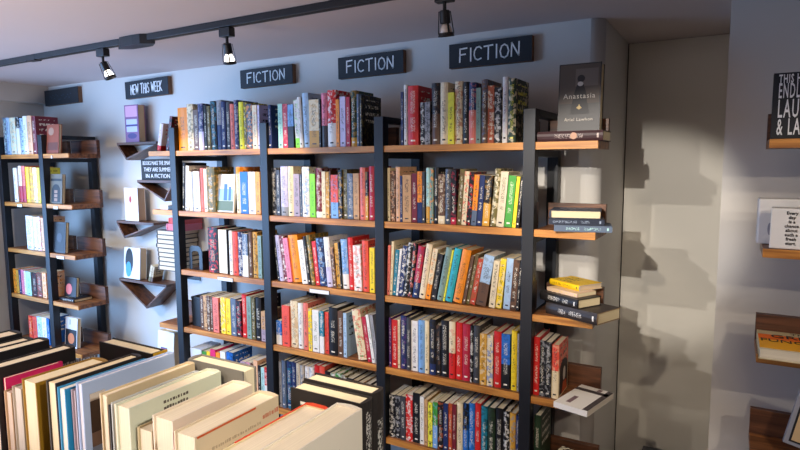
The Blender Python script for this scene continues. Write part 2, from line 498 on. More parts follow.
R(0, 2, '''400.8-403.4,92,navy 403.7-407.2,85,white 407.5-418,85.7,red,hw 420.5-424.5,102.5,black/white,bk 424.8-430,102,grey/black,bk 431.3-439.3,83,black/brown,S.5,h 440-447.6,82.5,cream
 448-454,92.5,lemon,k 454.4-462,81.5,cream/rust,b 462.8-468.3,82,black 468.6-475.8,82.5,navy/salmon,S.55 476-480.7,88,sage 481-487.4,79.5,brown/slate,b 487.8-494.2,85.7,rust/cream,b
 494.6-501,87.4,black/white,b 502-507.4,77,white 507.8-515.6,78.5,dark_green/cream/lemon,bhw''')
R(1, 0, '''178.5-181.5,163,black,L4 181.8-185,166,white,L4 187.3-190.6,171.6,cream 190.8-192.5,172,grey 192.8-199,171.6,white,c 199.3-202.6,168,salmon 202.9-206.3,169,white 206.6-214.4,167,olive/gold,b
 236-240,167,orange/cream,S.85 240.5-248,172,blue,k 248.3-255.3,172,white 255.7-260.3,172,gold/orange,b''')
R(1, 1, '''271.4-276,168,black/grey,b 276.2-280,170,charcoal 280.3-287.4,166.4,lilac/grey,S.18 287.7-293.4,166.4,cream 293.7-299.6,174,mauve 299.8-301.4,175,slate 301.8-309,167,white/sky_blue,b 310-315.2,174,lime,k
 315.6-321.6,168.4,maroon/white,S.12 322-325.6,171.6,cream 325.8-329,172,gold/cream,b 329.2-330.6,171,brown 331-338,175,coral/sky_blue,S.37,k 338.3-342,170,black/gold,b 342.3-347,169.5,olive/black,b
 347.4-353,173.6,slate/grey,b 353.3-359,173.6,tan 359.6-365,167.6,salmon 365.3-368,172,black/gold,S.5 368.6-374,166.4,crimson''')
R(1, 2, '''387.3-390,168,cream 390.2-395,171,brown/peach,b 395.6-399.8,167,peach 400-402.3,176,navy 402.6-411,175,tan 411.6-417,173.6,maroon 417.3-422,171.6,orange/navy,S.4 422.2-424.8,172,charcoal
 426-429.4,168,aqua/gold,S.3 429.6-433,168,sage/orange,b 433.3-438,167.6,black 438.3-444.8,174,brown/cream,S.16 445-450.5,169,charcoal/slate,b 450.8-456,170,black/crimson,S.13 456.3-461,169.4,olive/brown,b,L4
 461.3-466,171.6,cream/coral,b,L4 466.2-470.6,172,black/red,b,L4 470.9-476,175,orange/slate,S.3,L4 476.2-481.6,175.6,navy,L4 482-489,176,black/gold,S.45,L4 490-495.6,169,olive/cream,b,L5 496-503.6,172,beige,L5
 504-511.6,176,green,k,L5 512-515.4,177,yellow,k,L5 515.7-519,177,black,L5''')
R(2, 0, '''208-217,227.6,black/red/peach,b 218-227.5,229.6,black,o 229-232.3,231,white 232.6-237.4,232,coral 237.8-242.3,232.4,navy/white,b 242.6-248,234,slate/white,S.5 248.4-252.2,232.4,brown 252.6-257.6,232.4,gold/black,b 257.8-261.5,236,sage''')
R(2, 1, '''277-279.2,237,black,L-7 279.4-283.2,236,lilac,L-7 283.6-287.4,237,maroon/white,b,L-7 287.8-292.3,239,pink,L-7 292.8-302,236.4,orange,L-7 302.6-308,241,white,L-7 308.3-311,237,black,L-7 311.3-315.2,236,olive/gold,b,L-7
 315.6-319.6,242,red,L-6 320-326.6,239,navy/sky_blue,b,L-6 327-332.8,238,white/lilac,S.4,L-5 333-336.6,248,brown/tan,b,L-5 337-340.6,243.6,gold/black,b,L-4 340.8-342.3,243,black,L-4 342.7-349,240,sky_blue/white,S.3,L-3
 349.3-354.3,238,red,L-2 354.6-362,246,white/salmon,b,L-2 362.6-368.8,241,coral,L-1 369.6-374.6,248,yellow,k''')
R(2, 2, '''388-390.6,245.6,salmon,L2 390.8-393.4,241.6,cream,L3 393.6-397.2,250,teal,L5 397.4-399.6,249,white,L6 399.9-404.6,246,navy/white,b,L7 404.9-409.4,243,black/white,b,L7 409.7-413.6,243.6,black/salmon,b,L7 414-420.3,246.7,crimson/navy,S.3,L8
 420.8-427,244.4,cream,L9 427.4-432.4,249,cream/orange,S.3,L10 433-438.2,254.4,black/charcoal,b,L10 438.8-445,248,sage,L11 445.2-446.8,250,lemon,L11 447.2-454.2,249,turquoise,L11 455-464,250.4,orange,L11
 464.6-467.8,256,brown,L11 468-471.6,254,olive/brown,b,L11 472-477.6,259,rust/red,b,L11 478-488.4,256,pale_blue/brown,S.45,L10 489-495.2,261,cream,L6 495.7-501.8,259,yellow/cream,b,L6 502.2-509,258.4,pale_blue,L4 509.4-515.6,260,brown/black,b,L4 516-519,262,black,L4''')
R(3, 0, '''200.5-203.6,296,brown 203.8-206.8,296,tan/brown,b 207-210,296,brown/beige,b 210.2-212.6,297,brown 213-218.6,298,salmon 218.9-220.6,303,black 221-225.4,298,yellow/cream,k,b 225.8-230.6,299,yellow 231-236.2,299,slate 236.5-241,301,black/crimson,b
 241.4-246.5,294.7,red 246.9-251.3,297,sage 251.5-255,298,olive/black,b 255.3-261,298,black,h 261.2-265.5,312,tan/mauve,S.4''')
R(3, 1, '''279.5-285,327,blue/white,S.4,k 285.5-293,306.6,coral 293.4-301,301.7,cream/tan,b 301.4-306.4,304,white 306.7-311.6,304,salmon 312-315.6,309.5,yellow/grey,b 316-322.8,311,white 323.2-327.6,312,teal/white,S.4 327.8-331.8,313,coral/red,b
 332.3-341,308.7,black,h 341.4-346.8,312,brown 347.2-350.6,314,pale_blue 362-371,312,cream/red/green,b,L-9 372-376,319,crimson,L-9 376.3-379.4,317,white,L-9 379.7-383,317,grey,L-8''')
R(3, 2, '''389-391.4,318,purple 391.8-397.6,320.4,red 397.8-400,320,cream 400.3-406,316,navy/purple,b 406.3-410.6,318,charcoal 411-417.6,321,white 418-424.3,320.6,sky_blue 424.6-428.8,321,cream 429.2-435.4,320,black/navy,S.2 435.7-440.2,325.6,black/brown,b
 440.6-448.4,321,black 448.7-454.8,322,cream/red 455.2-461.8,323,red 462.2-469.6,324.4,crimson 470-472.6,326,black/white,b 473-479.5,326,charcoal 479.8-486.6,334,gold/cream,b 487-492.8,335.6,cream/blue,b 493.3-500.8,332,red
 501.3-509.8,334.4,blue/black,S.45 511-516.6,331,yellow 517-519,334,grey''')
R(4, 0, '''203-207,352,green 207.4-210.6,352,yellow 211-216,350,magenta 216.4-220.4,353,orange 221-226,352,white 226.4-233,353,blue/navy,b 241-245.6,362,mauve 245.9-250.6,363,mauve/pink,b 251-253.6,364,brown 254-258,361,peach
 258.3-260.6,366,black 261-264.6,368,aqua 264.8-268,368,red/white,S.5''')
R(4, 1, '''279-281.6,362,grey 281.8-285.6,361,slate 286-291.6,362,navy/teal,b 292-296,363,navy 296.4-300,364,beige 300.4-304,366,grey/beige,b 305-309,367,white 309.4-314,368,white/grey,b 314.5-319,366,red 319.4-324.6,367,coral 325-330,372,black
 330.4-335,374,white/green,b 335.4-341,374,green/white,b 341.4-346.6,376,olive/white,b 347-352.6,379,black 353-358,381,brown 358.4-363,383,tan/brown,b 364-369,385,black 369.4-375,388,charcoal''')
R(4, 2, '''389.6-394.8,395,black/white,b 395-400,396,black/grey,b 400.3-405.4,397,charcoal 405.8-412.6,395.6,red/white,b 413-419.6,393.7,black 420-424,397,white 424.3-427.6,400,tan 428-432.4,403,lemon/black,b 432.8-437.5,403,green/sky_blue,S.5 437.8-443,402,black/rust,b
 443.3-448,404,navy 448.3-452,404,rust/coral,b 452.3-456,405,maroon 456.4-462.4,403,cream 462.8-468,404,black/blue,S.5 468.4-474.3,404,blue/sky_blue,b 474.7-480.3,404,red 480.8-487,407,teal/black,b 487.4-494.5,408.5,dark_green/black,b
 495-502.8,409,black 503.2-508.8,412,black/white,b 509.2-515.2,414,gold/grey,b 515.5-518.8,416,navy''')
# right end of the fourth and fifth shelves
shelf_row(3, '', '533-539.3,337.5,red 539.6-544.8,341,black/grey,b 545-550.8,342.6,black/grey,b 551.4-558.5,345.5,coral/cream,S.52,h', PX[3] + PW, RX, 'fourth shelf right end of wide bookcase')
shelf_row(4, '', '533.5-540,416,dark_green,h', PX[3] + PW, RX, 'fifth shelf right end of wide bookcase')
# narrow left bookcase
LB = (LX[0] + PW, LX[1])
def RL(row, text): shelf_row(row, 'left', text, *LB, where=f'{ROWNAME[row]} shelf of narrow far left bookcase')
RL(0, '''3.2-6,117.6,slate/aqua,b 6.3-9.8,117.6,pale_blue 10-15.6,117.6,cream/aqua,b 16-19.4,117,black/white,S.7 19.7-23,118,pale_blue/navy,b 23.2-27,116,white 27.3-31.8,115.6,peach 32.2-35.8,116,maroon''')
RL(1, '''13.4-17,168,white 18.6-21.6,166,white/crimson,S.45 21.8-25,166,salmon/crimson,S.45 25.3-28.6,167,yellow 28.9-32.4,167,gold/yellow,b 32.7-36.8,167.6,cream/yellow,b 37-39.6,168,lemon''')
RL(2, '''26-32.6,216,white/pale_blue,b 33-36.4,217,cream/white,b 36.7-40,217,white/pink,b 40.3-43,218,peach''')
RL(3, '''13.5-16.2,269,orange/brown,b 16.4-18.8,270,gold 19-21.2,270,navy 21.5-24,270,pink 24.2-26,271,white 26.4-31,272,aqua 32-36.6,273,black/maroon,b 36.9-42,273,brown/crimson,b 42.4-46.4,273,peach/orange,b''')
RL(4, '''29-32.4,316,red/orange,b 32.7-37,317,coral 37.4-42,317,pale_blue/white,b 42.3-46.8,318,white 47-49.6,319,blue''')

# front-cover pieces: flat printed panels are built as real thin books with art in raised print
def art(name, parent, x0, x1, z0, z1, y, mat):
    """printed patch lying on a front board whose outside faces -Y (local)"""
    return bx(name, (x0, x1, y - .0004, y, z0, z1), mat, parent)
def flatmat(name, c, rough=.5): 
    if name not in M: M[name] = plain(name, c, rough)
    return M[name]
def disc(name, parent, cx, cz, rx_, rz_, y, mat, n=24):
    bm = bmesh.new()
    prism(bm, [(cx + rx_ * math.cos(2 * PI * i / n), cz + rz_ * math.sin(2 * PI * i / n)) for i in range(n)], y - .0006, y, axis=1)
    return obj(name, bm, mat, parent)
def face_book(label, w, h, t, col, loc, tilt=8, yaw=0, hard=True, page=(220, 204, 166), group=None, name='displayed_book', edge=None):
    """book shown front cover forward: cover faces -Y, spine on the left (-x), leaning back"""
    loc = (loc[0], loc[1], loc[2] + t * math.sin(math.radians(tilt)))
    root = thing(name, label, 'book', loc, rz(math.radians(yaw)) @ rx(math.radians(-tilt)), group)
    c = .0026 if hard else .001; ov = .003 if hard else .0005
    bm = bmesh.new()
    prism(bm, [(w, 0), (0, 0), (0, t), (w, t), (w, t - c), (c * 2, t - c), (c * 2, c), (w, c)], 0, h)
    obj('cover', bm, plain('cover_print', col, .45), root)
    o = bx('page_block', (c * 2 + .0002, w - ov, c + .0002, t - c - .0002, ov, h - ov), M['page'], root)
    o['pc'] = list(rgb(*page))
    return root

# face-out paperback in the left bay, second shelf (skyline art)
p0 = atY(217.2, 212, 2.12); p1 = atY(235, 212, 2.12)
w_ = p1.x - p0.x - .006
fb = face_book('white paperback shown front cover out, second shelf, left bay of wide bookcase', w_, .195, .012, rgb(226, 222, 216),
               (p0.x, 2.115, ROWZ(1) + .001 + .0), 6)
art('cover_art', fb, .008, w_ - .006, .06, .12, -.0001, flatmat('print_pale_blue', rgb(150, 184, 216)))
art('cover_art', fb, w_ * .4, w_ * .6, .06, .145, -.0006, flatmat('print_blue', rgb(70, 112, 170)))
art('cover_art', fb, w_ * .68, w_ * .82, .06, .132, -.0006, flatmat('print_blue', rgb(70, 112, 170)))
art('cover_art', fb, .004, w_ - .004, .008, .058, -.0002, flatmat('print_leaf', rgb(96, 112, 84)))

# ------------------------------------------------------------------ bookend, shelf labels
def bookend(x, z, label, h=.13):
    root = thing('bookend', label, 'bookend', (x, 2.12, z + .0008))
    bm = bmesh.new()
    # arched plate with an arched opening, facing the camera side, thin in y
    def arch(w, hh, n=10, x0=0):
        r = w * .3; pts = [(x0, 0), (x0 + w, 0)]
        for i in range(n + 1):
            a = i / n * PI / 2; pts.append((x0 + w - r + r * math.cos(a), hh - r + r * math.sin(a)))
        for i in range(n + 1):
            a = PI / 2 + i / n * PI / 2; pts.append((x0 + r + r * math.cos(a), hh - r + r * math.sin(a)))
        return pts
    o_ = arch(.10, h); i_ = [(x + .0, zz) for x, zz in arch(.056, h - .028, x0=.022)]
    n = len(o_)
    ov = [[bm.verts.new((a, yy, b_)) for a, b_ in o_] for yy in (0, .003)]
    iv = [[bm.verts.new((a, yy, b_)) for a, b_ in i_] for yy in (0, .003)]
    for i in range(n):
        j = (i + 1) % n
        for s in (0, 1): bm.faces.new((ov[s][i], ov[s][j], iv[s][j], iv[s][i]))
        bm.faces.new((ov[0][i], ov[0][j], ov[1][j], ov[1][i])); bm.faces.new((iv[0][i], iv[0][j], iv[1][j], iv[1][i]))
    obj('upright_plate', bm, M['blackplastic'], root)
    bx('base_plate', (0, .10, .0032, .11, 0, .0015), M['blackplastic'], root)
    bx('side_plate', (.101, .103, .0, .11, 0, h * .8), M['blackplastic'], root)
xb = atY(189.5, 265, 2.12).x
bookend(xb, ROWZ(2), 'black arched metal bookend on third shelf, left bay of wide bookcase')
def price(px0, px1, row, label):
    a = atY(px0, proj((atY(px0, 290, YF).x, YF, ROWZ(row)))[1], YF).x; b = atY(px1, 290, YF).x
    z = ROWZ(row)
    root = thing('shelf_label', label, 'label', ((a + b) / 2, YF + .005, z - TH), group='price labels on shelf edges')
    w = (b - a) / 2
    bx('label_holder', (-w, w, -.003, .0008, -.004, .016), M['blackplastic'], root)
    bx('paper_strip', (-w + .002, w - .002, -.0036, -.0031, -.0025, .0145), M['label'], root)
price(309, 329, 2, 'white label strip on third shelf edge, middle bay of wide bookcase')
price(217, 233, 2, 'white label strip on third shelf edge, left bay of wide bookcase')
price(16.5, 28, 1, 'white label strip on second shelf edge inside narrow left bookcase')
price(53, 63, 1, 'white label strip on second shelf right end of narrow left bookcase')
price(51.5, 60, 0, 'white label strip on top shelf right end of narrow left bookcase')
price(56, 66, 2, 'white label strip on third shelf right end of narrow left bookcase')

# ------------------------------------------------------------------ right end of the wide bookcase
XE0 = PX[3] + PW
# top shelf: one book lying flat, another standing on it face out
z = ROWZ(0)
b = book('hardback_book', 'dark purple brown hardback lying flat, top shelf right end of wide bookcase', .036, .231, .15, rgb(60, 36, 38), rgb(92, 62, 56), 0., rgb(190, 170, 160),
         (-.396, 2.092, z + .0008), LYING, True, seed=3.2)
disc('spine_emblem', b, .018, .1, .012, .012, .0002, flatmat('print_copper', rgb(186, 138, 108)))
fb = face_book('dark hardback with sepia portrait cover standing face out above top shelf right end', .150, .242, .054, rgb(34, 29, 27),
               (-.573, 2.165, z + .0375), 3, 0)
AW = .150
art('cover_photo', fb, .004, AW - .004, .098, .238, -.0001, flatmat('print_sepia', rgb(78, 66, 56)))
art('cover_photo', fb, .06, AW - .01, .16, .222, -.0006, flatmat('print_sepia_light', rgb(104, 92, 82)))
bm = bmesh.new()
fig = [(.045, .06), (.112, .06), (.104, .1), (.098, .14), (.09, .165), (.082, .172), (.066, .165), (.058, .14), (.05, .1)]
prism(bm, fig, -.0016, -.0012, axis=1); obj('cover_figure', bm, flatmat('print_dark', rgb(24, 20, 20)), fb)
disc('cover_figure', fb, .08, .187, .0135, .013, -.0012, flatmat('print_dark', rgb(24, 20, 20)))
disc('cover_figure', fb, .078, .168, .010, .008, -.0018, flatmat('print_pale', rgb(200, 190, 176)))
bm = bmesh.new(); prism(bm, [(.066, .082), (.076, .076), (.086, .082), (.08, .088), (.076, .096), (.072, .088)], -.0022, -.0017, axis=1)
obj('cover_emblem', bm, flatmat('print_gold', rgb(196, 168, 110)), fb)
text_mesh('cover_title', 'Anastasia', .026, flatmat('print_pale', rgb(200, 190, 176)), fb, (AW / 2, -.0022, .124), FACE_Y, .0003, sx=1.0, spacing=1.15)
text_mesh('cover_author', 'Ariel Lawhon', .017, flatmat('print_pale', rgb(200, 190, 176)), fb, (AW / 2, -.0022, .04), FACE_Y, .0003, spacing=1.1)

# flat stacks: near corner + direction of the long (spine) side and the short side in world
def flat_book(label, corner, ang, L, W, t, z, ca, cb=None, spine='long', mirror=False, ci=None, hard=True, page=(222, 206, 168), split=0., txt=1., blot=0, name=None, group=None, seed=None):
    """lying book. corner = world xy of the corner from which the spine runs along +ang (length L) and the head side runs 90 deg left (width W)"""
    # local after LYING: spine along -x from origin, pages along +y, thickness up.
    R = rz(ang) @ LYING
    o = Vector((corner[0], corner[1], z)) + rz(ang) @ Vector((L, 0, 0))
    return book(name or ('hardback_book' if hard else 'paperback_book'), label, t, L, W, ca, cb, split, ci, o, R, hard, group, page=page, txt=txt, blot=blot, seed=seed)
gS = 'books stacked on the second shelf right end'
z = ROWZ(1) + .0006
c0 = Vector((-.535, 2.032)); 
def flat2(label, pA, pB, W, t, z, ca, **k):
    """spine runs from pA to pB (left to right as seen)"""
    a = math.atan2(pB[1] - pA[1], pB[0] - pA[0]); L = math.hypot(pB[0] - pA[0], pB[1] - pA[1])
    return flat_book(label, pA, a, L, W, t, z, ca, **k)
flat2('blue grey paperback at the bottom of the stack, second shelf right end', (-.548, 2.055), (-.356, 2.100), .132, .022, z, pal('slate'), cb=rgb(196, 200, 206), split=.001, ci=pal('aqua'), hard=False, group=gS)
flat2('navy paperback in the middle of the stack, second shelf right end', (-.572, 2.07), (-.385, 2.112), .132, .021, z + .0226, rgb(30, 38, 56), ci=rgb(150, 164, 184), hard=False, group=gS)
# top one: spine on the left, pages to the right
a_ = math.radians(14)
flat_book('navy hardback with cream pages on top of the stack, second shelf right end', (-.60, 2.225), math.radians(-80), .145, .18, .03, z + .0442, rgb(34, 42, 62), hard=True, group=gS, ci=rgb(120, 130, 160))
gS = 'books stacked on the third shelf right end'
z = ROWZ(2) + .0006
flat2('thick dark book with white spine title, bottom of stack, third shelf right end', (-.590, 2.118), (-.387, 2.036), .15, .042, z, rgb(52, 46, 44), cb=rgb(150, 122, 90), split=.001, ci=rgb(236, 232, 224), group=gS, seed=11.3)
flat2('black book with white spine title, middle of stack, third shelf right end', (-.625, 2.157), (-.462, 2.063), .125, .034, z + .0426, rgb(36, 34, 34), ci=rgb(226, 222, 214), group=gS, seed=7.7)
flat2('white paperback lying second from top of stack, third shelf right end', (-.601, 2.173), (-.47, 2.10), .10, .014, z + .0772, rgb(206, 176, 148), ci=rgb(220, 190, 90), hard=False, group=gS)
flat2('yellow book lying on top of stack, third shelf right end', (-.606, 2.225), (-.474, 2.14), .12, .021, z + .0918, rgb(226, 184, 26), cb=rgb(190, 178, 164), split=.001, ci=rgb(90, 70, 30), group=gS, page=(206, 184, 156))
# fourth shelf: flat white book overhanging, cover print
z = ROWZ(3) + .0006
mag = flat2('white book with black and white cover photo lying over fourth shelf right end', (-.528, 2.03), (-.403, 2.0), .222, .021, z, rgb(226, 222, 214), hard=False, page=(226, 218, 204), txt=0.)
mag['group'] = 'lying books'
del mag['group']
LM = math.hypot(.125, .03)
def mag_art(nm, z0, z1, y0, y1, m):   # on the upper board (local x = thickness)
    bx(nm, (.0211, .0215, y0, y1, z0, z1), m, mag)
dk = flatmat('print_charcoal', rgb(66, 58, 58))
mag_art('cover_photo', .0, LM * .16, .004, .22, dk)
mag_art('cover_photo', .0, LM, .165, .19, dk)
mag_art('cover_photo', LM * .62, LM * .75, .03, .1, flatmat('print_mauve', rgb(120, 96, 100)))
mag_art('cover_photo', LM * .3, LM * .42, .192, .215, flatmat('print_mauve', rgb(120, 96, 100)))
# cover art of the coral book at that shelf end, facing right
for o in [o for o in COL.objects if o.get('label', '').startswith('coral and cream') and 'right end' in o['label']]:
    tt = o.children[0]['dim'][0]; dd = o.children[0]['dim'][1]; hh = o.children[0]['dim'][2]
    bm = bmesh.new()
    pts = [(dd * .14, .006), (dd * .95, .006), (dd * .95, hh * .5)] + [(dd * .545 + dd * .405 * math.cos(a), hh * .5 + hh * .16 * math.sin(a)) for a in [i * PI / 10 for i in range(1, 10)]] + [(dd * .14, hh * .5)]
    prism(bm, pts, tt + .0001, tt + .0005, axis=0); obj('cover_art', bm, flatmat('print_black', rgb(22, 20, 22)), o)
    bm = bmesh.new()
    pts = [(dd * .6 + dd * .13 * math.cos(a), hh * .37 + hh * .13 * math.sin(a)) for a in [i * 2 * PI / 20 for i in range(20)]]
    prism(bm, pts, tt + .0006, tt + .001, axis=0); obj('cover_art', bm, flatmat('print_pale', rgb(226, 216, 196)), o)
    bm = bmesh.new(); prism(bm, [(dd * .35, .006), (dd * .9, .006), (dd * .8, hh * .22), (dd * .5, hh * .22)], tt + .0011, tt + .0014, axis=0)
    obj('cover_art', bm, flatmat('print_rust', rgb(196, 84, 40)), o)
# fifth shelf right end: two patterned books lying
z = ROWZ(4) + .0006
M['zebra'], nt_, b_ = newmat('zebra_print')
w_n = N(nt_, 'ShaderNodeTexWave'); w_n.inputs['Scale'].default_value = 26; w_n.inputs['Distortion'].default_value = 9; w_n.inputs['Detail Scale'].default_value = 1.5
tc_ = N(nt_, 'ShaderNodeTexCoord'); nt_.links.new(tc_.outputs['Object'], w_n.inputs['Vector'])
cr_ = N(nt_, 'ShaderNodeValToRGB'); cr_.color_ramp.interpolation = 'CONSTANT'
cr_.color_ramp.elements[0].color = (*rgb(40, 36, 32), 1); cr_.color_ramp.elements[1].position = .38; cr_.color_ramp.elements[1].color = (*rgb(222, 214, 190), 1)
nt_.links.new(w_n.outputs['Fac'], cr_.inputs[0]); nt_.links.new(cr_.outputs[0], b_.inputs['Base Color'])
zb = flat2('large black and cream patterned book lying on fifth shelf right end', (-.60, 2.12), (-.40, 2.06), .14, .05, z, rgb(216, 208, 186), txt=0., page=(226, 214, 190))
bx('patterned_jacket', (.0502, .0512, .0, .14, 0, math.hypot(.2, .06)), M['zebra'], zb)
zb2 = flat2('smaller cream patterned book lying on the large patterned book, fifth shelf right end', (-.575, 2.125), (-.425, 2.08), .12, .022, z + .0518, rgb(216, 208, 186), txt=0., page=(226, 214, 190))
bx('patterned_jacket', (.0222, .0230, .0, .12, 0, math.hypot(.15, .045)), M['zebra'], zb2)

# ------------------------------------------------------------------ left end pieces of the wide bookcase
z = ROWZ(0) + .0006
xl0 = -2.80
b = book('hardback_book', 'white and red hardback leaning at the left end of the top shelf', .028, .15, .14, rgb(228, 214, 210), pal('red'), .2, rgb(200, 80, 70), (-2.765, 2.11, z + .028 * math.sin(.24)), ry(.24), True)
b = book('paperback_book', 'black paperback leaning against post, left end of top shelf', .02, .19, .13, rgb(32, 28, 30), pal('crimson'), 0, None, (-2.712, 2.13, z + .02 * math.sin(.24)), ry(.24), False, blot=.6)
flat2('white and black book lying flat, left end of second shelf', (-2.755, 2.11), (-2.63, 2.11), .145, .022, ROWZ(1) + .0006, rgb(226, 222, 214), cb=rgb(30, 30, 34), split=.5, hard=False)
fb = face_book('white boxed book with small colourful picture, left end of fifth shelf', .14, .245, .05, rgb(226, 224, 222), (-2.87, 2.12, ROWZ(4) + .001), 5, 0)
art('cover_picture', fb, .03, .085, .07, .15, -.0001, flatmat('print_navy', rgb(70, 70, 130)))
for i in range(5): art('cover_picture', fb, .036 + .009 * i, .0405 + .009 * i, .075, .145, -.0006, flatmat('print_pinkred', rgb(200, 110, 110)))
# fourth shelf left bay: plain dark bookend block
bx_ = thing('storage_box', 'black upright box beside the brown books, fourth shelf, left bay of wide bookcase', 'box', (-2.56, 2.13, ROWZ(3) + .0008))
bx('box_body', (0, .07, 0, .12, 0, .15), M['blackplastic'], bx_, .002); bx('box_lid', (-.0015, .0715, -.0015, .1215, .1502, .165), M['blackplastic'], bx_, .002)
wb = thing('storage_box', 'white box at the left of the fifth shelf, left bay of wide bookcase', 'box', (-2.56, 2.11, ROWZ(4) + .0008))
bx('box_body', (0, .085, 0, .14, 0, .15), plain('white_card', rgb(206, 212, 222), .6), wb, .002); bx('box_lid', (-.001, .086, -.001, .141, .1502, .2), plain('white_card_lid', rgb(206, 212, 222), .6), wb, .002)

# stack of cream books on a hidden wall bracket, beside the post
zs = .985; hs = .0272
br = thing('wall_bracket', 'small black metal bracket under the stack of cream books on the wall', 'bracket', (-2.92, YW, zs - .004))
bx('bracket_plate', (-.06, .06, -.16, -.0005, 0, .003), M['metal'], br); bx('wall_plate', (-.06, .06, -.004, -.0005, -.08, -.0004), M['metal'], br)
for i in range(9):
    dx = random.uniform(-.012, .012)
    # spine toward the left: rotate so the page edges face the viewer
    flat_book(f'cream edged hardback lying in wall stack, {ORD[8 - i]} from top, left of wide bookcase', (-3.035 + dx, YW - .004 - random.uniform(0, .004)), -PI / 2, .165, .175 + random.uniform(-.008, .008), hs - .0006, zs + i * hs,
              rgb(40, 34, 32) if i % 3 else rgb(70, 50, 42), hard=True, group='cream books stacked on the wall', page=(222, 206, 178))
flat_book('pink hardback lying on the wall stack, lower of two', (-2.965, YW - .006), -PI / 2, .15, .15, .04, zs + 9 * hs, pal('pink'), hard=True, group='pink books on the wall stack', page=(224, 130, 140))
flat_book('red hardback lying on the wall stack, upper of two', (-2.955, YW - .006), -PI / 2, .14, .14, .035, zs + 9 * hs + .0406, pal('coral'), hard=True, group='pink books on the wall stack', page=(214, 96, 96))

# ------------------------------------------------------------------ triangular wall shelves
def tri_shelf(x0, x1, xa, ztop, zap, label, y0=2.345):
    root = thing('triangle_shelf', label, 'shelf', (x0, YW - .0005, ztop))
    t = .016; d = -(YW - y0)
    def q(pts, nm):
        bm = bmesh.new(); prism(bm, [(a - x0, b_ - ztop) for a, b_ in pts], d, -.0003, axis=1); obj(nm, bm, M['dwood'], root, .0008)
    q([(x0, ztop), (x1, ztop), (x1 - .002, ztop - t), (x0 + .002, ztop - t)], 'top_board')
    def diag(xe, s):
        # board from end of the top board down to the apex
        v = Vector((xa - xe, zap - (ztop - t))); n = Vector((-v.y, v.x)).normalized() * t * s
        return [(xe, ztop - t - .0002), (xe + n.x * 1.2, ztop - t - .0002), (xa + n.x * .2, zap + t * .9), (xa, zap)]
    q(diag(x0 + .003, 1), 'left_board'); q(diag(x1 - .003, -1), 'right_board')
    return root
tri_shelf(-3.46, -3.07, -3.37, 1.768, 1.655, 'dark triangular wall shelf under the purple book, topmost left of bookcase')
tri_shelf(-3.275, -2.93, -3.02, 1.53, 1.40, 'dark triangular wall shelf holding the lettered sign block')
tri_shelf(-3.51, -3.135, -3.435, 1.262, 1.148, 'dark triangular wall shelf holding the white and tan box book')
tri_shelf(-3.515, -3.04, -3.245, .876, .70, 'lowest dark triangular wall shelf, left of the book stack')
fb = face_book('purple and pink book standing on the topmost triangular wall shelf', .135, .235, .05, rgb(128, 84, 122), (-3.40, 2.37, 1.769), 0, 0, page=(196, 164, 128))
art('cover_print', fb, .01, .125, .16, .228, -.0001, flatmat('print_pinkpale', rgb(206, 150, 176)))
art('cover_print', fb, .015, .12, .065, .145, -.0001, flatmat('print_lilac', rgb(184, 186, 214)))
art('cover_print', fb, .01, .125, .1, .112, -.0006, flatmat('print_purple', rgb(70, 56, 110)))
disc('cover_print', fb, .068, .04, .045, .018, -.0003, flatmat('print_purple', rgb(70, 56, 110)))
fb = face_book('white and tan book with small red mark on the middle left wall shelf', .135, .215, .055, rgb(214, 208, 204), (-3.44, 2.365, 1.263), 0, 0, page=(188, 160, 134))
disc('cover_mark', fb, .06, .14, .012, .022, -.0002, flatmat('print_red', rgb(170, 60, 60)))
fb = face_book('white book with black and blue picture on the lowest wall shelf', .165, .205, .05, rgb(214, 216, 220), (-3.485, 2.36, .8768), 4, 0, page=(206, 178, 146))
disc('cover_picture', fb, .055, .115, .04, .085, -.0002, flatmat('print_black', rgb(22, 20, 22)))
disc('cover_picture', fb, .05, .06, .028, .05, -.001, flatmat('print_cyan', rgb(60, 140, 190)))
b = book('paperback_book', 'small cream paperback leaning right on the lowest wall shelf', .018, .11, .075, rgb(206, 190, 160), pal('olive'), .3, None, (-3.235, 2.36, .8768 + .018 * math.sin(.3)), ry(.3), False, blot=.8)
b = book('paperback_book', 'small tan paperback second from right on the lowest wall shelf', .016, .105, .075, rgb(196, 176, 140), pal('brown'), .3, None, (-3.212, 2.36, .8768 + .016 * math.sin(.3)), ry(.3), False, blot=.8)
# lettered sign block
sb = thing('sign_block', 'black block sign with three lines of white capitals on wall shelf', 'sign', (-3.255, 2.365, 1.5305))
bx('block_body', (0, .315, 0, .03, 0, .13), M['board'], sb, .001)
for k, s in enumerate(('BOOKS MAKE THE SMART', 'THEY ARE SUMMER', 'IN A FICTION')):
    text_mesh('sign_lettering', s, .036, M['chalk'], sb, (.158, -.0012, .104 - .04 * k), FACE_Y, .0004, sx=[.66, .84, 1.05][k])

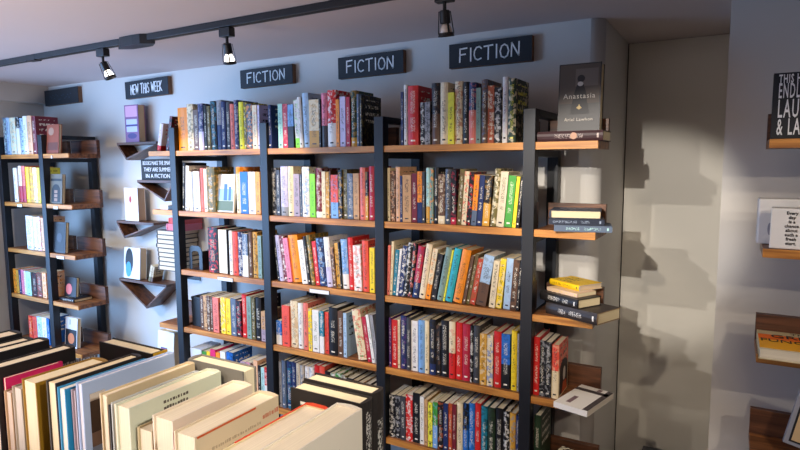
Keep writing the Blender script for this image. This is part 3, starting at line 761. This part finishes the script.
# ------------------------------------------------------------------ hand-lettered signs on the wall
STROKE = {
 'F': [[(0, 0), (.02, 1)], [(0, 1), (.62, 1.04)], [(.02, .55), (.5, .58)]],
 'I': [[(.1, 0), (.1, 1)]],
 'C': [[(.62, .86), (.45, 1), (.2, .95), (.03, .7), (0, .4), (.1, .12), (.32, 0), (.6, .1)]],
 'T': [[(0, 1), (.72, 1.05)], [(.36, 1.02), (.34, 0)]],
 'O': [[(.36, 1), (.12, .88), (0, .5), (.1, .12), (.36, 0), (.6, .14), (.7, .5), (.58, .86), (.36, 1)]],
 'N': [[(0, 0), (.03, 1), (.6, .02), (.62, 1.02)]],
 'E': [[(.02, 1), (0, 0), (.52, .02)], [(.02, 1), (.55, 1.02)], [(.01, .52), (.45, .54)]],
 'W': [[(0, 1), (.2, 0), (.42, .8), (.62, 0), (.84, 1.02)]],
 'H': [[(0, 0), (.02, 1)], [(.58, 0), (.6, 1.02)], [(0, .5), (.6, .52)]],
 'S': [[(.55, .88), (.3, 1), (.06, .84), (.1, .6), (.45, .42), (.52, .18), (.3, 0), (.02, .1)]],
 'K': [[(0, 0), (.02, 1)], [(.58, 1.02), (.04, .46), (.6, 0)]]}
WID = {'F': .66, 'I': .2, 'C': .66, 'T': .74, 'O': .72, 'N': .66, 'E': .58, 'W': .86, 'H': .64, 'S': .56, 'K': .62, ' ': .34}
def lettering(parent, s, x0, x1, z0, h, y, thick=.0064):
    W = sum(WID[c] + .2 for c in s) - .2; sc = (x1 - x0) / W
    bm = bmesh.new(); cx = x0
    for c in s:
        jz = random.uniform(-.03, .03) * h
        for st in STROKE.get(c, []):
            for (a, b_), (a2, b2) in zip(st, st[1:]):
                p = Vector((cx + a * sc, z0 + b_ * h + jz)); q = Vector((cx + a2 * sc, z0 + b2 * h + jz))
                dv = (q - p).normalized(); nv = Vector((-dv.y, dv.x)) * thick / 2; p -= dv * thick * .35; q += dv * thick * .35
                prism(bm, [tuple(p + nv), tuple(p - nv), tuple(q - nv), tuple(q + nv)], y - .0008, y, axis=1)
        cx += (WID[c] + .2) * sc
    return obj('chalk_lettering', bm, M['chalk'], parent)
def sign(x0, x1, z0, z1, txt, label, group, tilt=0):
    root = thing('wall_sign', label, 'sign', ((x0 + x1) / 2, YW - .0305, (z0 + z1) / 2), ry(math.radians(tilt)), group)
    w, h = (x1 - x0) / 2, (z1 - z0) / 2
    bx('board', (-w, w, .003, .03, -h, h), M['signwood'], root, .001)
    bx('painted_face', (-w + .0005, w - .0005, 0, .0028, -h + .0005, h - .0005), M['board'], root)
    if txt: lettering(root, txt, -w * .72, w * .72, -h * .52, h * 1.06, -.0002)
    return root
g = 'black hand-lettered fiction signs'
sign(-2.435, -2.055, 2.052, 2.152, 'FICTION', 'black board reading FICTION, leftmost of the three, above left bay', g, -.6)
sign(-1.757, -1.378, 2.052, 2.157, 'FICTION', 'black board reading FICTION, middle of the three, above middle bay', g, -.6)
sign(-1.14, -.757, 2.05, 2.156, 'FICTION', 'black board reading FICTION, rightmost of the three, above right bay', g, -.2)
sign(-3.465, -3.045, 2.055, 2.165, 'NEW THIS WEEK', 'black board reading NEW THIS WEEK above the wall shelves', None, -1)
s = sign(-4.4, -3.985, 2.06, 2.17, '', 'dark board with faint unreadable lettering above far left bookcase', None, -1)
bm = bmesh.new()
x_ = -.14
while x_ < .13:
    pz = random.uniform(-.018, .018); box(bm, x_, x_ + .012, -.0006, 0, pz - .003, pz + .003); x_ += .018
obj('faint_lettering', bm, plain('faded_chalk', rgb(52, 66, 82), .9), s)

# ------------------------------------------------------------------ track lighting
trk = thing('ceiling_track', 'long black lighting track running along the ceiling', 'track light', (-4.3, 1.73, CEIL - .001))
bx('rail', (0, 5.9, -.018, .018, -.026, 0), M['blackplastic'], trk, .001)
bx('rail_slot', (0, 5.9, -.006, .006, -.0275, -.0262), M['gap'], trk)
bm = bmesh.new(); prism(bm, [(1.80, 0), (1.86, -.034), (1.95, -.036), (2.0, -.034), (2.06, 0), (2.0, .034), (1.95, .036), (1.86, .034)], -.042, -.0002, axis=2)
obj('power_feed', bm, M['blackplastic'], trk)
bx('rail_joint', (1.05, 1.13, -.019, .019, -.03, -.0002), M['blackplastic'], trk)
def spot_head(x, label, tilt_x, tilt_y, power, bulb_s=1.0, glow=True, spread=78, colr=(1, .86, .68)):
    root = thing('spotlight', label, 'spotlight', (x, 1.73, CEIL - .0285), group='black spotlights on the ceiling track')
    bx('adapter', (-.03, .03, -.016, .016, -.036, -.0005), M['blackplastic'], root, .002)
    bm = bmesh.new(); lathe(bm, [(.006, -.066), (.006, -.0365)], 10); obj('stem', bm, M['blackplastic'], root)
    # lamp head tilted about its hinge
    hd = Matrix.Translation((0, 0, -.064)) @ (rx(tilt_x) @ ry(tilt_y)).to_4x4()
    def add(nm, prof, mat, sm=True):
        bm = bmesh.new(); lathe(bm, prof, 20); bm.transform(hd); return obj(nm, bm, mat, root, smooth=False)
    add('lamp_cap', [(.016, -.038), (.0175, -.036), (.0165, 0), (.014, .003)], M['blackplastic'])
    bm = bmesh.new()
    lathe(bm, [(.0105, -.0385), (.017, -.05), (.021, -.066), (.018, -.069)], 18); bm.transform(hd)
    o = obj('bulb', bm, M['bulb'] if glow else plain('bulb_dim', rgb(226, 214, 200), .2), root, smooth=True)
    # flared ring and three ribs
    bm = bmesh.new()
    n = 24; pr = [(.0235, -.066), (.027, -.078), (.0255, -.078), (.022, -.066)]
    rings = [[bm.verts.new((r * math.cos(2 * PI * i / n), r * math.sin(2 * PI * i / n), zz)) for i in range(n)] for r, zz in pr]
    for k in range(4):
        a, b_ = rings[k], rings[(k + 1) % 4]
        for i in range(n): bm.faces.new((a[i], a[(i + 1) % n], b_[(i + 1) % n], b_[i]))
    bm.transform(hd); obj('flared_ring', bm, M['blackplastic'], root)
    for k in range(4):
        bm = bmesh.new(); a = PI / 4 + k * PI / 2
        box(bm, -.003, .003, -.001, .001, -.070, 0)
        bm.transform(Matrix.Rotation(a, 4, 'Z') @ Matrix.Translation((0, -.0195, 0)) @ Matrix.Rotation(-.1, 4, 'X'))
        bm.transform(hd); obj('rib', bm, M['blackplastic'], root)
    # the light itself
    ld = bpy.data.lights.new('track_lamp', 'SPOT'); ld.energy = power; ld.color = colr
    ld.spot_size = math.radians(spread); ld.spot_blend = .5; ld.shadow_soft_size = .018
    lo = bpy.data.objects.new('track_lamp', ld); COL.objects.link(lo)
    lo.matrix_world = Matrix.Translation((x, 1.73, CEIL - .0285)) @ hd @ Matrix.Translation((0, 0, -.083))
    return root
spot_head(-2.62, 'black track spotlight left of the power feed, glowing', .30, -.25, 24)
spot_head(-1.80, 'black track spotlight right of the power feed, glowing brightest', .34, .18, 22)
spot_head(-.828, 'black track spotlight nearest the camera, above the right bay', .18, .0, 9, glow=False)

# unseen ceiling spots: some follow the cast shadows, others added as fill
def lamp(x, y, z, tx, ty, tz, e, col=(1, .84, .64), size=85, soft=.02, blend=.35):
    ld = bpy.data.lights.new('unseen_spot', 'SPOT'); ld.energy = e; ld.color = col
    ld.spot_size = math.radians(size); ld.spot_blend = blend; ld.shadow_soft_size = soft
    o = bpy.data.objects.new('unseen_spot', ld); COL.objects.link(o); o.location = (x, y, z)
    o.rotation_euler = (Vector((tx, ty, tz)) - Vector((x, y, z))).to_track_quat('-Z', 'Y').to_euler()
    return o
WARM = (1, .86, .68)
lamp(-1.0, .35, 2.12, -.24, 3.06, 1.1, 66, (1, .93, .84), 26, .012, .6)
lamp(-.5, -.4, 2.12, -.36, 3.06, 1.25, 205, (1, .93, .84), 19, .012, .5)  # added frontal fill for the alcove door
lamp(.75, 1.0, 2.1, -.5, 2.2, .85, 18, WARM, 60)
lamp(-.55, .1, 2.12, -1.0, 2.2, .72, 60, WARM, 50)
lamp(-1.9, .25, 2.12, -1.8, 2.2, .66, 50, (1, .90, .76), 48)
lamp(-3.0, .5, 2.12, -3.05, 2.4, .65, 80, (1, .90, .76), 54)
lamp(-3.5, .8, 2.12, -3.75, 2.2, 1.1, 34, (1, .82, .58), 56)  # added to warm the far left shelves
lamp(.7, .25, 2.12, -.75, .6, 1.1, 72, (1, .95, .87), 50)  # added to brighten the right-facing covers on the table
lamp(-1.1, -.5, 2.12, -1.2, .6, 1.1, 26, (1, .93, .82), 60)
lamp(1.0, .3, 2.12, .35, 2.3, .8, 36, WARM, 50)  # added to warm the bluish wall on the right

# ------------------------------------------------------------------ things on the right-hand bookcase
pl = thing('sign_block', 'black plaque with bold white capitals standing on the right bookcase', 'sign', (.094, 2.135, RZR(0) + .0022), rx(math.radians(-3)))
bx('plaque_body', (0, .30, 0, .02, 0, .20), M['board'], pl, .001)
for s_, sz, zc, sx_ in (('THIS HOME', .036, .180, .44), ('ENDLESS', .064, .143, .30), ('LAUGHTER', .078, .088, .34), ('& LAUNDRY', .070, .033, .36)):
    text_mesh('plaque_lettering', s_, sz, M['chalk'], pl, (.014, -.0012, zc), FACE_Y, .0005, align='LEFT', sx=sx_, bold=.0008, spacing=1.22)
wm = plain('white_card_box', rgb(226, 224, 218), .5)
wb1 = thing('gift_box', 'white box with lettered front nearest the edge, second shelf of right bookcase', 'box', (.106, 2.10, RZR(1) + .001), rz(math.radians(-4)))
bx('box_body', (0, .11, 0, .06, 0, .125), wm, wb1, .003)
text_mesh('box_lettering', 'Every\nday\nis a\nchance\nabout\nsuch a\nfresh\nstart.', .0132, flatmat('print_black', rgb(22, 20, 22)), wb1, (.055, -.001, .064), FACE_Y, .0003, bold=.0004)
wb2 = thing('gift_box', 'plain white box with a small drawing behind the lettered box, right bookcase', 'box', (.075, 2.20, RZR(1) + .001), rz(math.radians(0)))
bx('box_body', (0, .22, 0, .06, 0, .148), wm, wb2, .006)
disc('box_drawing', wb2, .035, .05, .006, .02, -.0001, flatmat('print_grey', rgb(150, 150, 160)))
z = RZR(2) + .0006
ob = flat_book('orange and yellow hardback lying flat on third shelf of right bookcase', (.098, 2.05), 0, .24, .222, .036, z, rgb(206, 190, 150), hard=True, page=(226, 216, 190), txt=0.)
# pages face the viewer: turn the book so its spine is at the back
ob.matrix_world = Matrix.Translation((.094, 2.262, z)) @ (rz(PI) @ LYING).to_4x4()
def ob_art(nm, y0, y1, m, k=0): bx(nm, (.0361 + .0004 * k, .0364 + .0004 * k, y0, y1, .002, .238), m, ob)
ob_art('cover_band', .055, .115, flatmat('print_orange', rgb(244, 112, 16)))
ob_art('cover_band', .115, .221, flatmat('print_yellow', rgb(252, 180, 20)))
for s_, yy, sz in (('THE', .03, .03), ('GREAT', .075, .055), ('FUNCTION', .13, .045)):
    text_mesh('cover_title', s_, sz, flatmat('print_dark', rgb(24, 20, 20)), ob, (.0376, yy, .12), (0, PI / 2, 0), .0003)
for o in [c for c in ob.children if c.name.startswith('cover_title')]:
    # lay the lettering on the upper board, read from the viewer's side
    o.matrix_local = Matrix.Translation(o.location) @ Matrix(((0, 0, 1), (0, -1, 0), (1, 0, 0))).to_4x4() @ Matrix.Scale(1, 4)
fb = face_book('grey framed book leaning on fourth shelf of right bookcase', .2, .2, .02, rgb(150, 152, 160), (.185, 2.13, RZR(3) + .001), 10, 0)
fb.matrix_world = Matrix.Translation((.178, 2.13, RZR(3) + .0015 + .2 * math.sin(.22) + .02 * math.sin(math.radians(8)))) @ (ry(.22) @ rx(math.radians(-8))).to_4x4()
art('cover_print', fb, .012, .2, .01, .19, -.0001, flatmat('print_black', rgb(22, 20, 22)))
art('cover_print', fb, .018, .196, .016, .184, -.0006, flatmat('print_tan', rgb(206, 176, 130)))

# dark box on the alcove floor
gb = thing('storage_crate', 'dark grey box standing in the alcove, only its top corner in view', 'box', (-.325, 2.80, 0))
bx('crate_body', (0, .20, 0, .22, 0.0005, .17), plain('grey_plastic', rgb(70, 72, 80), .5), gb, .004)
bx('crate_lid', (-.005, .205, -.005, .225, .1702, .20), plain('grey_plastic_lid', rgb(66, 68, 76), .5), gb, .004)

# ------------------------------------------------------------------ right end of the narrow left bookcase
xr0 = LX[1] + PW
fb = face_book('rust brown book shown face out, top shelf end of narrow left bookcase', .135, .185, .02, rgb(132, 66, 44), (xr0 + .004, 2.105, ROWZ(0) + .001), 5)
art('cover_art', fb, .01, .125, .02, .07, -.0001, flatmat('print_dkrust', rgb(96, 50, 36)))
disc('cover_art', fb, .05, .14, .03, .026, -.0002, flatmat('print_beige', rgb(150, 116, 96)))
fb = face_book('dark patterned book shown face out, second shelf end of narrow left bookcase', .135, .19, .022, rgb(96, 88, 74), (xr0 + .004, 2.105, ROWZ(1) + .001), 5)
bm = bmesh.new(); prism(bm, [(.02, .01), (.115, .01), (.115, .08)] + [(.0675 + .0475 * math.cos(a), .08 + .045 * math.sin(a)) for a in [i * PI / 10 for i in range(1, 10)]] + [(.02, .08)], -.0005, -.0001, axis=1)
obj('cover_art', bm, flatmat('print_dark', rgb(24, 20, 20)), fb)
for i in range(3): art('cover_art', fb, .05, .085, .015 + .026 * i, .034 + .026 * i, -.0007, flatmat('print_beige', rgb(186, 168, 130)))
art('cover_art', fb, .005, .13, .145, .16, -.0001, flatmat('print_dark', rgb(24, 20, 20)))
fb = face_book('black framed book shown face out, third shelf end of narrow left bookcase', .135, .2, .022, rgb(30, 30, 34), (xr0 + .004, 2.105, ROWZ(2) + .001), 5)
art('cover_art', fb, .012, .123, .012, .188, -.0001, flatmat('print_ink', rgb(16, 16, 20)))
disc('cover_art', fb, .07, .1, .03, .03, -.0007, flatmat('print_slate', rgb(46, 50, 60)))
zz = ROWZ(3) + .0006
flat2('black book lying under the pink flower book, fourth shelf end of narrow left bookcase', (xr0 + .006, 2.12), (xr0 + .17, 2.12), .13, .02, zz, rgb(30, 28, 32))
fb = face_book('black book with round pink flower shown face out, narrow left bookcase', .13, .13, .02, rgb(28, 24, 28), (xr0 + .01, 2.155, zz + .0212), 6)
disc('cover_flower', fb, .05, .05, .034, .036, -.0002, flatmat('print_flower', rgb(196, 104, 104)))
fb = face_book('white book with black picture and orange disc, fifth shelf end of narrow left bookcase', .135, .2, .025, rgb(206, 208, 212), (xr0 + .004, 2.14, ROWZ(4) + .001), 5)
art('cover_art', fb, .006, .129, .01, .12, -.0001, flatmat('print_ink', rgb(16, 16, 20)))
disc('cover_art', fb, .07, .06, .036, .036, -.0007, flatmat('print_amber', rgb(190, 108, 60)))
art('cover_art', fb, .05, .056, .15, .185, -.0002, flatmat('print_ink', rgb(16, 16, 20)))

# ------------------------------------------------------------------ foreground table and its upright books
ZT = .985
tb = thing('display_table', 'wooden display table under the upright foreground books', 'table', (-1.0, .62, 0))
bx('tabletop', (-1.05, .56, -.20, .42, ZT - .04, ZT - .001), M['tablewood'], tb, .003)
for sx_ in (-1.0, .46):
    for sy_ in (-.16, .32):
        bx('leg', (sx_, sx_ + .06, sy_, sy_ + .06, 0, ZT - .0402), M['tablewood'], tb, .002)
gA = 'large hardbacks standing in the front row on the table'
def tbook(label, x0, x1, ztop, y0, y1, c, page=(226, 208, 168), ci=None, txt=0., cb=None, split=0., hard=True, grp=gA):
    page = tuple(min(250, c + k_) for c, k_ in zip(page, (14, 18, 28)))
    """upright, spine to the far side (+Y), front board facing +X or -X; x0..x1 thickness"""
    t = x1 - x0; d = y1 - y0; h = ztop - ZT
    return book('hardback_book' if hard else 'paperback_book', label, t, h, d, c, cb, split, ci, (x1, y1, ZT), rz(PI), hard, grp, page=page, txt=txt)
CR = rgb(222, 206, 174); 
tbook('white hardback with brown framed panel, rightmost in the front row on the table', -.534, -.486, 1.24, .535, .726, rgb(226, 216, 196))
b_o = tbook('cream hardback with orange red board edges, second from right in front row', -.588, -.538, 1.233, .53, .712, rgb(226, 206, 160))
bm = bmesh.new()
prism(bm, [(0, .09), (.002, .004), (.012, 0), (.038, 0), (.048, .004), (.05, .16), (.0475, .16), (.0455, .009), (.0045, .009), (.0025, .09)], 1.2331 - ZT, 1.2342 - ZT)
obj('board_edge', bm, plain('orange_red_board', rgb(224, 74, 34), .5), b_o)
tbook('cream hardback with rust brown edges and faint text, third from right in front row', -.684, -.640, 1.238, .528, .706, rgb(214, 196, 164))
tbook('slim rust edged book between two cream hardbacks, front row on the table', -.700, -.688, 1.226, .54, .69, rgb(176, 84, 56), hard=True)
tbook('pale pinkish cream hardback with hollow spine gap, front row on the table', -.754, -.708, 1.240, .545, .715, rgb(224, 208, 184))
tbook('low beige book with page edge showing, front row on the table', -.800, -.764, 1.208, .55, .69, rgb(196, 178, 140))
b_m = tbook('cream hardback with pale mint edges and small title, front row on the table', -.842, -.806, 1.24, .542, .735, rgb(206, 210, 186))
tbook('pale grey slim hardback beside the mint cover, front row on the table', -.862, -.846, 1.236, .548, .72, rgb(176, 180, 176))
tbook('black slim hardback right of the tan book, front row on the table', -.875, -.865, 1.228, .552, .70, rgb(36, 34, 36))
tbook('tan hardback with dark brown board edge, front row on the table', -.898, -.878, 1.243, .552, .735, rgb(206, 184, 146))
b_b = tbook('large pale blue book with brown photo on its cover, front row on the table', -.958, -.940, 1.252, .548, .738, rgb(166, 184, 214), page=(216, 206, 200))
tbook('mauve grey slim book left of the pale blue book, front row on the table', -.974, -.9615, 1.236, .548, .73, rgb(176, 160, 168), page=(196, 176, 170))
tbook('turquoise and white hardback in the front row on the table', -1.001, -.977, 1.238, .54, .715, rgb(30, 130, 176), page=(226, 216, 192))
tbook('tan paged hardback with black cover, front row on the table', -1.044, -1.014, 1.24, .545, .72, rgb(46, 40, 36), page=(230, 204, 154))
tbook('thick hardback with gold brown cover, front row on the table', -1.126, -1.079, 1.228, .545, .69, rgb(150, 112, 30), page=(228, 206, 158))
tbook('low greyish book left of the gold brown hardback, front row on the table', -1.163, -1.131, 1.207, .545, .66, rgb(176, 160, 140), page=(196, 180, 156))
tbook('tan slim book left of the greyish book, front row on the table', -1.194, -1.168, 1.192, .545, .65, rgb(186, 150, 112), page=(206, 180, 150))
tbook('magenta hardback in front of the black books, front row on the table', -1.203, -1.196, 1.214, .55, .66, rgb(210, 38, 100), hard=False)
b_k = tbook('black hardback with faint title beside the magenta book, front row on the table', -1.246, -1.2075, 1.234, .54, .70, rgb(34, 30, 30))
tbook('black hardback with cream page top, second black one from the magenta book', -1.346, -1.306, 1.235, .53, .70, rgb(26, 25, 28))
tbook('black hardback third from the magenta book, front row on the table', -1.39, -1.35, 1.232, .53, .69, rgb(30, 28, 30))
tbook('black hardback leftmost in the front row on the table', -1.45, -1.398, 1.24, .53, .69, rgb(24, 24, 28))
# details on table-book covers, all on the board that faces right (+X): local x = 0 side after the half turn
def rside(book_, nm, y0, y1, z0, z1, m, k=0):
    """patch on the right-hand board; y from the near (fore) edge, z from the base"""
    d = book_.children[0]['dim'][1]
    bx(nm, (-.0005 - .0004 * k, -.0001 - .0004 * k, d - y1, d - y0, z0, z1), m, book_)
hb = rside
def scrib(book_, y0, y1, z0, z1, m, n=2, nm='cover_title'):
    d = book_.children[0]['dim'][1]; bm = bmesh.new(); lh = (z1 - z0) / n
    for i in range(n):
        yy = y0
        while yy < y1:
            w = random.uniform(.002, .005); box(bm, -.0005, -.0001, d - yy - w, d - yy, z1 - (i + .7) * lh, z1 - (i + .7) * lh + random.uniform(.3, .5) * lh); yy += w + random.uniform(.001, .003)
    obj(nm, bm, m, book_)
tk = flatmat('print_ink', rgb(16, 16, 20))
scrib(b_m, .063, .111, .226, .247, flatmat('print_softink', rgb(84, 76, 66)), 2)
bmk = b_m.children[0]
hb(b_b, 'cover_photo', .012, .040, .15, .245, flatmat('print_umber', rgb(84, 66, 54)))
hb(b_b, 'cover_photo', .012, .040, .232, .245, flatmat('print_pale', rgb(200, 190, 176)), 1)
hb(b_b, 'cover_photo', .012, .040, .15, .175, flatmat('print_skin', rgb(150, 124, 106)), 1)
scrib(b_k, .07, .20, .205, .228, flatmat('print_faint', rgb(110, 100, 96)), 1)
w16 = [o for o in COL.objects if o.get('label', '').startswith('white hardback with brown framed')][0]
hb(w16, 'cover_panel', .05, .125, .12, .215, flatmat('print_maroon', rgb(104, 64, 46)))
hb(w16, 'cover_panel', .056, .119, .12, .208, flatmat('print_cream', rgb(214, 202, 176)), 1)
w14 = [o for o in COL.objects if o.get('label', '').startswith('cream hardback with rust brown edges')][0]
scrib(w14, .03, .13, .208, .228, flatmat('print_warmgrey', rgb(178, 160, 134)), 2)
scrib(w14, .135, .168, .222, .238, flatmat('print_brick', rgb(196, 128, 100)), 1)
hb(w14, 'board_edge', .004, .12, .2495, .2525, flatmat('print_rust', rgb(150, 66, 44)))

gB = 'hardbacks standing crosswise on the table with spines to the right'
def xbook(label, x1, y0, t, w, ztop, c, ci=None, txt=0., page=(226, 212, 176), hard=True):
    """upright, spine facing right (+X)"""
    return book('hardback_book', label, t, ztop - ZT, w, c, None, 0, ci, (x1, y0, ZT), rz(PI / 2), hard, gB, page=page, txt=txt)
xbook('dark hardback with white spine title, nearer of two crosswise books at the right', -.492, .734, .034, .15, 1.24, rgb(46, 42, 40), rgb(226, 222, 212), 1.)
xbook('dark hardback with white spine title, farther of two crosswise books at the right', -.494, .772, .034, .15, 1.243, rgb(44, 40, 38), rgb(226, 222, 212), 1.)
book('hardback_book', 'cream crosswise hardback with page ends showing, behind the middle of the front row', .034, 1.243 - ZT, .152, rgb(120, 116, 108), None, 0, None, (-.914, .776, ZT), rz(-PI / 2), True, None, page=(236, 224, 190), txt=0.)
xbook('black crosswise hardback with mustard spine behind the left of the front row', -1.005, .735, .034, .18, 1.238, rgb(30, 26, 24), None, 0.)
for o in COL.objects:
    if o.get('label', '').startswith('black crosswise hardback with mustard'):
        bx('spine_strip', (.0, .034, -.0015, -.0003, 0, 1.24 - ZT), flatmat('print_mustard', rgb(196, 150, 30)), o)

# ------------------------------------------------------------------ daylight, world, view
w = bpy.data.worlds.new('World'); SC.world = w; w.use_nodes = True
bg = w.node_tree.nodes['Background']
bg.inputs[0].default_value = (.42, .62, 1.0, 1); bg.inputs[1].default_value = .45
ar = bpy.data.lights.new('shop_window_daylight', 'AREA'); ar.shape = 'RECTANGLE'; ar.size = 2.4; ar.size_y = 1.6
ar.energy = 62; ar.color = (.30, .55, 1.0); ar.spread = math.radians(95)
ao = bpy.data.objects.new('shop_window_daylight', ar); COL.objects.link(ao)
ao.location = (-4.46, .45, 1.2); ao.rotation_euler = Vector((.5, .85, -.06)).to_track_quat('-Z', 'Z').to_euler()
# added upward fill near the floor, pinkish, only to brighten the ceiling
br2 = bpy.data.lights.new('ceiling_fill', 'AREA'); br2.shape = 'RECTANGLE'; br2.size = 3.0; br2.size_y = 1.2
br2.energy = 88; br2.color = (1.0, .88, .86)
bo = bpy.data.objects.new('ceiling_fill', br2); COL.objects.link(bo)
bo.location = (-2.0, -.5, .25); bo.rotation_euler = (math.radians(176), 0, 0); br2.spread = math.radians(150)

SC.view_settings.view_transform = 'Standard'
SC.view_settings.look = 'None'
SC.view_settings.exposure = 0.0
SC.view_settings.gamma = 1.0
SC.view_settings.use_curve_mapping = False
for k, v in LABELS.items():
    if len(v) > 1: print('DUPLICATE LABEL', k, len(v))
    if not 4 <= len(k.split()) <= 16: print('LABEL LENGTH', len(k.split()), k)
